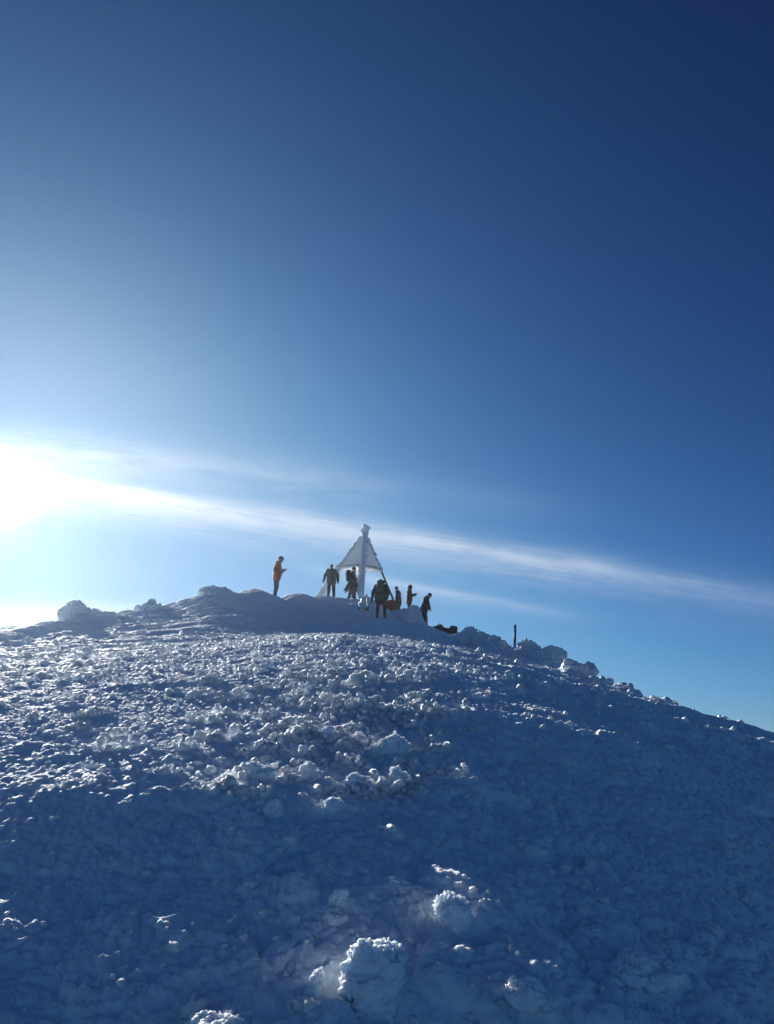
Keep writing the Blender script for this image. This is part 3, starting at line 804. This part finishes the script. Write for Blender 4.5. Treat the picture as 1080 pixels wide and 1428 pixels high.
    a, b = boxed(None, pts, 0.22)
    solid('trousers', lambda G: fold(G, ft(G), 0.010), a, b, 0.014, trousers, root)
    # jacket
    jk = [torso(0.038), lambda G: tor(G, 0.038, -hem, 0.05, 0.2, 0.125, 0.118, 0.11), shoulders(0.034)] + arm(0, 0.032) + arm(1, 0.032) + [C(neck - up @ Vector((0, 0, 0.08)) * s, neck - up @ Vector((-0.01, 0, -0.02)) * s, 0.085, 0.075)]
    fj = field(jk, 0.035)
    pts = [J[q, k] for q in ('sh', 'el', 'wr') for k in (0, 1)] + [hipc, neck, hipc - up @ Vector((0, 0, 0.2)) * s]
    a, b = boxed(None, pts, 0.2)
    solid('jacket', lambda G: fold(G, fj(G), 0.012), a, b, 0.014, jacket, root)
    # boots, one each
    for k in (0, 1):
        an, dn = feet_[k]
        g = an.z - 0.085 * s
        fbt = field([C(an + Vector((-0.02, 0, 0.10)), an + Vector((-0.01, 0, -0.02)), 0.058, 0.056), C(an + Vector((-0.02, 0, -0.035)), an + dn * 0.155 * s + Vector((0, 0, -0.045)), 0.05, 0.04)], 0.03)
        solid('boot', lambda G, fbt=fbt, g=g: np.maximum(fbt(G), g - G[..., 2]), [an[i] - 0.26 for i in range(3)], [an[i] + 0.28 for i in range(3)], 0.014, M_boot, root)
    if cover == 'hood':
        f1 = field([E_((-0.02, 0, 0.02), (0.125, 0.108, 0.135)), C(neck - up @ Vector((0.02, 0, 0.02)) * s, hc - hr @ Vector((0.05, 0, 0.06)) * s, 0.10, 0.10)], 0.05)
        fh = lambda G: np.maximum(f1(G), -ell(G, hp(0.12, 0, -0.01), (0.085 * s, 0.07 * s, 0.10 * s), hrn))
        nm, mt = 'hood', jacket
    else:
        f1 = E_((-0.012, 0, 0.045), (0.115, 0.094, 0.098))
        def fh(G):
            q = (G - np.array(hc, np.float32)) @ hrn.astype(np.float32)
            return smin(np.maximum(f1(G), 0.01 * s - q[..., 2] + 0.35 * q[..., 0]), E_((-0.03, 0, 0.125), (0.03, 0.03, 0.02))(G), 0.03)
        nm, mt = 'hat', M_char
    solid(nm, fh, tuple(hc[i] - 0.24 for i in range(3)), tuple(hc[i] + 0.24 for i in range(3)), 0.0125, mt, root)
    if gloves is not None:
        for k in (0, 1):
            fg = field(hand(k, 0.006) + [C(J['wr', k] - (J['wr', k] - J['el', k]).normalized() * 0.05 * s, J['wr', k], 0.046, 0.04)], 0.008)
            solid('glove', fg, [J['wr', k][i] - 0.24 for i in range(3)], [J['wr', k][i] + 0.24 for i in range(3)], 0.0105, gloves, root)
    return root, J, hipc, up, neck
def at_person(root, p):
    return root.location + Matrix.Rotation(root.rotation_euler.z, 3, 'Z') @ Vector(p)
def worn_pack(root, hipc, up, mat, label, w=0.17, hgt=0.30, dep=0.12, zc=0.32, lidmat=None, pocket=None, x0=-0.15):
    c = hipc + up @ Vector((x0 - dep * 0.75, 0, zc))
    o = empty('backpack', at_person(root, c), root.rotation_euler.z, label, 'backpack', 'backpacks at the summit')
    R_ = np.array(up)
    solid('pack_body', lambda G: rbox(G, (0, 0, 0), (dep, w, hgt), 0.09, R_) - 0.012 * fbm3(G * 9, 2, 2), (-0.4, -0.35, -0.45), (0.4, 0.35, 0.45), 0.018, mat, o)
    solid('lid', lambda G: rbox(G, tuple(up @ Vector((0.0, 0, hgt + 0.02))), (dep * 1.1, w * 0.95, 0.07), 0.06, R_), (-0.45, -0.35, -0.1), (0.45, 0.35, 0.6), 0.018, lidmat or mat, o)
    for sgn in (1, -1):
        pts = [up @ Vector(q) for q in ((dep * 0.6, sgn * 0.09, hgt * 0.85), (dep + 0.11, sgn * 0.12, hgt * 0.78), (dep + 0.30, sgn * 0.125, hgt * 0.35), (dep + 0.26, sgn * 0.14, -0.05), (dep * 0.8, sgn * 0.16, -hgt * 0.6))]
        tube('strap', pts, [0.022] * 5, M_black, o, 8)
    if pocket:
        solid('pocket', lambda G: rbox(G, tuple(up @ Vector((-dep, w * 0.2, 0.12))), (0.05, w * 0.55, 0.10), 0.04, R_), (-0.35, -0.3, -0.3), (0.3, 0.3, 0.4), 0.016, pocket, o)
    return o
def phone(root, p, yaw, label):
    o = empty('mobile_phone', at_person(root, p), root.rotation_euler.z + yaw, label, 'phone')
    Rm = rot3(-0.9)
    solid('case', lambda G: rbox(G, (0, 0, 0), (0.006, 0.037, 0.075), 0.005, Rm), (-0.1, -0.08, -0.1), (0.1, 0.08, 0.1), 0.006, M_black, o)
    sc = solid('screen', lambda G: rbox(G, tuple(Rm @ np.array((-0.006, 0, 0))), (0.003, 0.033, 0.069), 0.002, Rm), (-0.1, -0.08, -0.1), (0.1, 0.08, 0.1), 0.005, M_steel, o)
    return o
def stand(x, y, d, sink=0.03):
    """the spot on the snow along the bearing of (x, y) at distance d"""
    return on_ground(P(x, y, d), sink)

# in orange, looking down at a phone
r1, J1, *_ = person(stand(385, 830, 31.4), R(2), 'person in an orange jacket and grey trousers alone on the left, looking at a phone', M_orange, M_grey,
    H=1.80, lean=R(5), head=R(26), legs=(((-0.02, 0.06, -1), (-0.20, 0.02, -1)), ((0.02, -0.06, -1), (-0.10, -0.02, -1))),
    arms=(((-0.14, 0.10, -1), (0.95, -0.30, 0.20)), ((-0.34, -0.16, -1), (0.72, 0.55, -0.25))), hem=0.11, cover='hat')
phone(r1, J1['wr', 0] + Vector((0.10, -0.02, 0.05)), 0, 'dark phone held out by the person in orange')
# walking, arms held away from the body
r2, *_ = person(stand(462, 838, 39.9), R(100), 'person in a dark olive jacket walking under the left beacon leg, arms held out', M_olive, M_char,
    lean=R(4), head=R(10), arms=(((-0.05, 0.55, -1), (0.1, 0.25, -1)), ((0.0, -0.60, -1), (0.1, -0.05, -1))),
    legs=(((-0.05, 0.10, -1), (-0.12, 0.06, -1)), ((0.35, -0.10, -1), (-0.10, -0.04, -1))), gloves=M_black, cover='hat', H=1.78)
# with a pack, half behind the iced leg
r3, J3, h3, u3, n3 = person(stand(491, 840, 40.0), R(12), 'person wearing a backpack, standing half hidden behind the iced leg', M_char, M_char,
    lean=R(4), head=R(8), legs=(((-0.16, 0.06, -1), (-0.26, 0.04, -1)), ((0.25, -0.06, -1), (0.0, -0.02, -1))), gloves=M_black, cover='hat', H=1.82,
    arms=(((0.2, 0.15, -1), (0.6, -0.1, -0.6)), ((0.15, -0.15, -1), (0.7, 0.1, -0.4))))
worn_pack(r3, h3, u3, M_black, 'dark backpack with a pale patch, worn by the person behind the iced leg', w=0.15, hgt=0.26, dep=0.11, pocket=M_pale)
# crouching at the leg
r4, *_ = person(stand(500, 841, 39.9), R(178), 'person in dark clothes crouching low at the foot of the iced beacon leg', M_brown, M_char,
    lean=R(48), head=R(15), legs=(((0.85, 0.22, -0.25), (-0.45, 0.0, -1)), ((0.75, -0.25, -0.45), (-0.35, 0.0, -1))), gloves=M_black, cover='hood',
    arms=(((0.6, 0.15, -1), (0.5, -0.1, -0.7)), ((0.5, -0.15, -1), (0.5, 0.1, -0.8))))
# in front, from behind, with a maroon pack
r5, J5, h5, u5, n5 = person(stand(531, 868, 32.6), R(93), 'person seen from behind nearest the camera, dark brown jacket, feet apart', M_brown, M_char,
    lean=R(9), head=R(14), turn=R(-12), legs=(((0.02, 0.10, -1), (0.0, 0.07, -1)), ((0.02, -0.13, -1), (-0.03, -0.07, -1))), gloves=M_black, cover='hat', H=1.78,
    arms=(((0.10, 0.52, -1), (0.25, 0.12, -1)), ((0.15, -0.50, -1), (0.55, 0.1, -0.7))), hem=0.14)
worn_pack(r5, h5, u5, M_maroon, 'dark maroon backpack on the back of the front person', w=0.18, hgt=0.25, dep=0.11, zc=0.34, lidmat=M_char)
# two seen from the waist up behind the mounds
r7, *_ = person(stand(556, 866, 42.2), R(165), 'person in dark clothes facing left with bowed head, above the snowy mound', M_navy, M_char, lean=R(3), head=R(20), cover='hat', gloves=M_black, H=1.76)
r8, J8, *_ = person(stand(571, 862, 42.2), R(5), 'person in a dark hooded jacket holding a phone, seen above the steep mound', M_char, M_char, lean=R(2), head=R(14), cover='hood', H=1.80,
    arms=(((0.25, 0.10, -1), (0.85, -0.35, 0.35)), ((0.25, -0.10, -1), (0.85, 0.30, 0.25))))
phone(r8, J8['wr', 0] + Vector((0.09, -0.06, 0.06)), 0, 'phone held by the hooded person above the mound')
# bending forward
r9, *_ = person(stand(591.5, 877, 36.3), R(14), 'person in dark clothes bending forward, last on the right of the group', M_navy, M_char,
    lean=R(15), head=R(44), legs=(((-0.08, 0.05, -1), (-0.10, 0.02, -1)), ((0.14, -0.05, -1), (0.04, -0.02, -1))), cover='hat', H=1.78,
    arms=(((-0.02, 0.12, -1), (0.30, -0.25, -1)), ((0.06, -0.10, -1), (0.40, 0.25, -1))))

# ------------------------------------------------------------------ packs and poles on the snow
bp = stand(545.5, 848, 37.6, -0.10)
o = empty('backpack', bp, R(80), 'red backpack resting on the snow behind the front person', 'backpack', 'backpacks at the summit')
solid('pack_body', lambda G: rbox(G, (0, 0, 0.20), (0.13, 0.24, 0.24), 0.055) - 0.02 * fbm3(G * 7, 2, 2), (-0.3, -0.35, -0.05), (0.3, 0.35, 0.55), 0.018, M_red, o)
solid('lid', lambda G: rbox(G, (0, -0.02, 0.43), (0.12, 0.15, 0.05), 0.045), (-0.3, -0.35, 0.3), (0.3, 0.35, 0.6), 0.016, M_red, o)
for sgn in (1, -1): tube('strap', [(0.10, sgn * 0.08, 0.40), (0.19, sgn * 0.10, 0.33), (0.18, sgn * 0.11, 0.12), (0.11, sgn * 0.13, 0.05)], [0.02] * 4, M_black, o, 8)

a, b = stand(605, 879, 36.0), stand(634, 888, 35.2)
mid = (a + b) / 2; ax = (b - a); Lb = ax.length; yaw = math.atan2(ax.y, ax.x); pitch = 0.20
o = empty('backpack', mid, yaw, 'long black pack lying on the snow right of the bending person', 'backpack', 'backpacks at the summit')
Rb = rot3(pitch)
loc = lambda x, y, z: tuple(Rb @ np.array((x, y, z)))
h = Lb / 2
solid('pack_body', field([lambda G: rbox(G, loc(0.05, 0, 0.15), (h * 0.82, 0.20, 0.13), 0.10, Rb), lambda G: ell(G, loc(-h * 0.45, 0, 0.24), (0.20, 0.17, 0.13)), lambda G: ell(G, loc(-h * 0.86, 0, 0.19), (0.13, 0.13, 0.11))], 0.06), (-h - 0.4, -0.4, -0.3), (h + 0.4, 0.4, 0.6), 0.022, M_black, o)
solid('lid', field([lambda G: rbox(G, loc(h * 0.80, 0, 0.24), (0.13, 0.19, 0.17), 0.10, Rb)], 0.05), (h * 0.3, -0.4, -0.2), (h + 0.5, 0.4, 0.7), 0.022, M_char, o)
tube('strap', [loc(-h * 0.55, -0.1, 0.33), loc(-h * 0.40, -0.1, 0.42), loc(-h * 0.18, -0.1, 0.38), loc(0.0, -0.1, 0.30)], [0.018] * 4, M_black, o, 8)
tube('strap', [loc(h * 0.86, 0.02, 0.38), loc(h * 1.02, 0.02, 0.36), loc(h * 1.12, 0.02, 0.22), loc(h * 1.10, 0.02, 0.06), loc(h * 0.95, 0.02, 0.0)], [0.016] * 5, M_black, o, 8)
solid('hip_belt', field([lambda G: rbox(G, loc(-h * 0.1, -0.20, 0.10), (0.22, 0.03, 0.06), 0.03, Rb)], 0.02), (-0.6, -0.4, -0.3), (0.5, 0.0, 0.4), 0.016, M_char, o)

def pole(x, y0, y1, d, label, tilt):
    p = stand(x, y1, d, 0.0); L_ = (y1 - y0) * d / F
    o = empty('trekking_pole', p, 0, label, 'pole', 'trekking poles planted in the snow')
    t = lambda z: (tilt * z, 0, z)
    tube('shaft', [t(-0.15), t(L_ * 0.85)], [0.012, 0.014], M_steel, o, 8)
    tube('grip', [t(L_ * 0.80), t(L_ * 0.86), t(L_ * 0.97), t(L_)], [0.018, 0.026, 0.028, 0.02], M_black, o, 10)
    tube('basket', [t(0.04), t(0.05), t(0.06)], [0.03, 0.055, 0.03], M_black, o, 12)
pole(501.5, 846, 860, 35.2, 'short dark pole planted in the snow below the iced beacon leg', -0.06)
pole(513.5, 841, 866, 34.0, 'taller dark pole planted beside the left hand of the front person', -0.10)
p = stand(511, 858, 34.4, 0.0)
o = tag(solid('bag', field([lambda G: rbox(G, (0, 0, 0.07), (0.11, 0.08, 0.08), 0.06), lambda G: ell(G, (0.05, 0, 0.14), (0.06, 0.05, 0.05))], 0.03), (-0.2, -0.2, -0.08), (0.2, 0.2, 0.3), 0.014, M_char, None, p),
    'small dark bag lying on the snow between the two planted poles', 'bag')

#END_OBJECTS

# ------------------------------------------------------------------ scattering volume added to imitate lens veil over the slope
zlo, zhi = float(ZZ.min()) - 1.0, 14.2
hv = [(x, y, z) for z in (zlo, zhi) for x, y in ((-905, -905), (905, -905), (905, 905), (-905, 905))]
hz = link('glare_haze', np_mesh('glare_haze', hv, [(3, 2, 1, 0), (4, 5, 6, 7), (0, 1, 5, 4), (1, 2, 6, 5), (2, 3, 7, 6), (3, 0, 4, 7)], False), None)
hm = bpy.data.materials.new('glare_haze'); hm.use_nodes = True
hn = hm.node_tree.nodes; hn.clear()
ho = hn.new('ShaderNodeOutputMaterial'); hp_ = hn.new('ShaderNodeVolumePrincipled')
hp_.inputs['Color'].default_value = (0.60, 0.75, 0.92, 1); hp_.inputs['Density'].default_value = 0.00036; hp_.inputs['Anisotropy'].default_value = 0.80
hm.node_tree.links.new(hp_.outputs[0], ho.inputs['Volume'])
hz.data.materials.append(hm); tag(hz, kind='stuff')

# ------------------------------------------------------------------ sun and sky
SUN_EL, SUN_AZ = R(16.2), R(-28.0)
sd = Vector((math.sin(SUN_AZ) * math.cos(SUN_EL), math.cos(SUN_AZ) * math.cos(SUN_EL), math.sin(SUN_EL)))
sl = bpy.data.lights.new('sun', 'SUN'); sl.energy = 5.0; sl.angle = R(0.53); sl.color = (1.0, 0.95, 0.87)
so = bpy.data.objects.new('sun', sl); so.rotation_euler = sd.to_track_quat('Z', 'Y').to_euler(); so.location = sd * 60
COL.objects.link(so)

w = bpy.data.worlds.new('World'); scene.world = w; w.use_nodes = True
N, L = w.node_tree.nodes, w.node_tree.links
bg = N['Background']
def mth(op, a, b=None, c=None, clamp=False):
    n = N.new('ShaderNodeMath'); n.operation = op; n.use_clamp = clamp
    for i, q in enumerate((a, b, c)):
        if q is None: continue
        if isinstance(q, (int, float)): n.inputs[i].default_value = q
        else: L.new(q, n.inputs[i])
    return n.outputs[0]
def vmth(op, a, b=None, c=None):
    n = N.new('ShaderNodeVectorMath'); n.operation = op
    for i, q in enumerate((a, b, c)):
        if q is None: continue
        if isinstance(q, (tuple, list, Vector)): n.inputs[i].default_value = tuple(q)
        else: L.new(q, n.inputs[i])
    return n.outputs['Value'] if op == 'DOT_PRODUCT' else n.outputs[0]
def comb(x, y, z):
    n = N.new('ShaderNodeCombineXYZ')
    for i, q in enumerate((x, y, z)):
        if isinstance(q, (int, float)): n.inputs[i].default_value = q
        else: L.new(q, n.inputs[i])
    return n.outputs[0]
sky = N.new('ShaderNodeTexSky'); sky.sky_type = 'NISHITA'; sky.sun_disc = False
sky.sun_elevation = SUN_EL; sky.sun_rotation = SUN_AZ
sky.altitude = 2500; sky.air_density = 1.0; sky.dust_density = 1.0; sky.ozone_density = 1.5
tc = N.new('ShaderNodeTexCoord'); dirv = vmth('NORMALIZE', tc.outputs['Generated'])
sx = N.new('ShaderNodeSeparateXYZ'); L.new(dirv, sx.inputs[0])
elev = mth('ARCSINE', sx.outputs['Z'])
gam = mth('ARCCOSINE', vmth('DOT_PRODUCT', dirv, sd))
# high-altitude air: the clear Nishita sky deepened away from the sun and from the horizon
E = mth('EXPONENT', mth('MULTIPLY', mth('MAXIMUM', elev, 0.0), -2.0))
A = mth('EXPONENT', mth('MULTIPLY', gam, -5.0))
B = mth('MAXIMUM', mth('EXPONENT', mth('MULTIPLY', gam, -1 / 0.7)), 0.24)
p0 = (-3.68, -2.66, -1.52); p1 = (1.01, 1.039, 0.791); p2 = (-2.21, -2.18, -1.46); p3 = (5.126, 4.168, 2.50)
ch = [mth('EXPONENT', mth('MULTIPLY_ADD', E, p1[i], mth('MULTIPLY_ADD', A, p2[i], mth('MULTIPLY_ADD', B, p3[i], p0[i])))) for i in range(3)]
air = vmth('MULTIPLY', sky.outputs[0], comb(*ch))
def knee_to(x, cap):
    return mth('MULTIPLY', x, mth('POWER', mth('ADD', mth('POWER', mth('MULTIPLY', x, 1 / cap), 4.0), 1.0), -0.25))
sp = N.new('ShaderNodeSeparateXYZ'); L.new(air, sp.inputs[0])
air = comb(knee_to(sp.outputs[0], 2.2), knee_to(sp.outputs[1], 4.2), knee_to(sp.outputs[2], 7.2))
# cirrus: long streaks along great circles of the sky
def streak(pa, pb):
    a, b = direction(*pa), direction(*pb)
    n = a.cross(b).normalized()
    if n.z < 0: n = -n
    t = (b - a).normalized()
    return vmth('DOT_PRODUCT', dirv, n), vmth('DOT_PRODUCT', dirv, t)
def noise(vec, scale, detail=5, rough=0.6, dist=0.0):
    n = N.new('ShaderNodeTexNoise'); n.inputs['Scale'].default_value = scale
    n.inputs['Detail'].default_value = detail; n.inputs['Roughness'].default_value = rough; n.inputs['Distortion'].default_value = dist
    L.new(vec, n.inputs['Vector']); return n.outputs['Fac']
def ramp(x, *pts):
    """piecewise linear through (x, y)"""
    lo, hi = pts[0][0], pts[-1][0]
    n = N.new('ShaderNodeValToRGB'); e = n.color_ramp.elements
    while len(e) < len(pts): e.new(0.5)
    for el_, (px, py) in zip(e, pts):
        el_.position = (px - lo) / (hi - lo); el_.color = (py, py, py, 1)
    n.color_ramp.interpolation = 'EASE'
    L.new(mth('MULTIPLY_ADD', x, 1 / (hi - lo), -lo / (hi - lo)), n.inputs['Fac'])
    return n.outputs['Color']
def band(pa, pb, half_up, half_dn, wob, along, seed, stretch=2.2):
    v, u = streak(pa, pb)
    lo = noise(comb(mth('MULTIPLY', u, 2.0), seed, 0.0), 1.6, 3)
    v2 = mth('MULTIPLY_ADD', mth('SUBTRACT', lo, 0.5), wob, v)
    up = mth('DIVIDE', mth('MAXIMUM', v2, 0.0), half_up); dn = mth('DIVIDE', mth('MAXIMUM', mth('MULTIPLY', v2, -1.0), 0.0), half_dn)
    s = mth('ADD', mth('POWER', up, 1.4), mth('POWER', dn, 1.4))
    prof = mth('EXPONENT', mth('MULTIPLY', s, -1.0))
    fib = noise(comb(mth('MULTIPLY', u, stretch), mth('MULTIPLY', v, 22.0), seed), 2.2, 7, 0.62, 0.6)
    puff = noise(comb(mth('MULTIPLY', u, 9.0), mth('MULTIPLY', v, 26.0), seed + 3.0), 2.0, 5, 0.6, 0.3)
    fine = noise(comb(mth('MULTIPLY_ADD', v, 9.0, mth('MULTIPLY', u, 3.0)), mth('MULTIPLY', v, 75.0), seed + 6.0), 2.4, 6, 0.65, 0.8)
    fib = mth('MULTIPLY_ADD', mth('SUBTRACT', fine, 0.5), 0.45, fib)
    tex = mth('MULTIPLY_ADD', fib, 2.0, mth('MULTIPLY_ADD', puff, 1.1, -0.72), clamp=True)
    return mth('MULTIPLY', mth('MULTIPLY', prof, tex), ramp(u, *along)), u
U = lambda pa, pb, q: direction(*q).dot((direction(*pb) - direction(*pa)).normalized())
mA, mB = (80, 672), (1080, 831)
us = [U(mA, mB, q) for q in ((-200, 640), (150, 684), (420, 722), (760, 778), (960, 812), (1100, 835), (1400, 880))]
c1, _ = band(mA, mB, 0.012, 0.027, 0.010, list(zip(us, (1.0, 1.0, 1.0, 0.8, 0.42, 0.28, 0.0))), 1.7)
mA2, mB2 = (60, 630), (800, 705)
us = [U(mA2, mB2, q) for q in ((-200, 600), (120, 636), (420, 668), (620, 690), (900, 715))]
c2, _ = band(mA2, mB2, 0.020, 0.030, 0.02, list(zip(us, (0.5, 0.5, 0.28, 0.10, 0.0))), 5.1, 3.0)
mA3, mB3 = (480, 800), (800, 858)
us = [U(mA3, mB3, q) for q in ((380, 780), (540, 812), (620, 826), (720, 844), (860, 868))]
c3, _ = band(mA3, mB3, 0.005, 0.010, 0.008, list(zip(us, (0.0, 0.5, 0.5, 0.3, 0.0))), 8.3)
mA4, mB4 = (-100, 858), (180, 854)
us = [U(mA4, mB4, q) for q in ((-300, 860), (-20, 858), (90, 856), (170, 855), (260, 853))]
c4, _ = band(mA4, mB4, 0.010, 0.012, 0.006, list(zip(us, (0.9, 0.85, 0.7, 0.4, 0.0))), 11.9)
near = mth('EXPONENT', mth('MULTIPLY', gam, -1 / 0.28))
ccol = vmth('ADD', vmth('MULTIPLY', comb(near, near, near), (0.75, 0.64, 0.50)), (0.44, 0.56, 0.73))
def over(under, col, fac):
    n = N.new('ShaderNodeMix'); n.data_type = 'RGBA'
    L.new(fac, n.inputs['Factor']); L.new(under, n.inputs['A'])
    if isinstance(col, tuple): n.inputs['B'].default_value = (*col, 1)
    else: L.new(col, n.inputs['B'])
    return n.outputs['Result']
TEN = (10.0, 10.0, 10.0)
cc = vmth('MULTIPLY', ccol, TEN)
col = over(air, cc, c2); col = over(col, cc, c1); col = over(col, cc, c3)
col = over(col, (9.5, 9.3, 8.0), c4)
# the aureole of the low sun, added into the sky colour
def glow(width, amp, tint):
    g = mth('DIVIDE', gam, width)
    e = mth('EXPONENT', mth('MULTIPLY', mth('MULTIPLY', g, g), -1.0))
    return vmth('MULTIPLY', comb(e, e, e), tuple(10 * amp * t for t in tint))
col = vmth('ADD', col, glow(0.038, 0.6, (1.0, 0.96, 0.88)))
col = vmth('MULTIPLY', col, (0.785, 0.785, 0.785))
L.new(col, bg.inputs['Color'])
bg.inputs['Strength'].default_value = 0.05

vs = scene.view_settings
vs.view_transform = 'Standard'; vs.look = 'None'; vs.exposure = 1.42; vs.gamma = 1.0
vs.use_curve_mapping = False
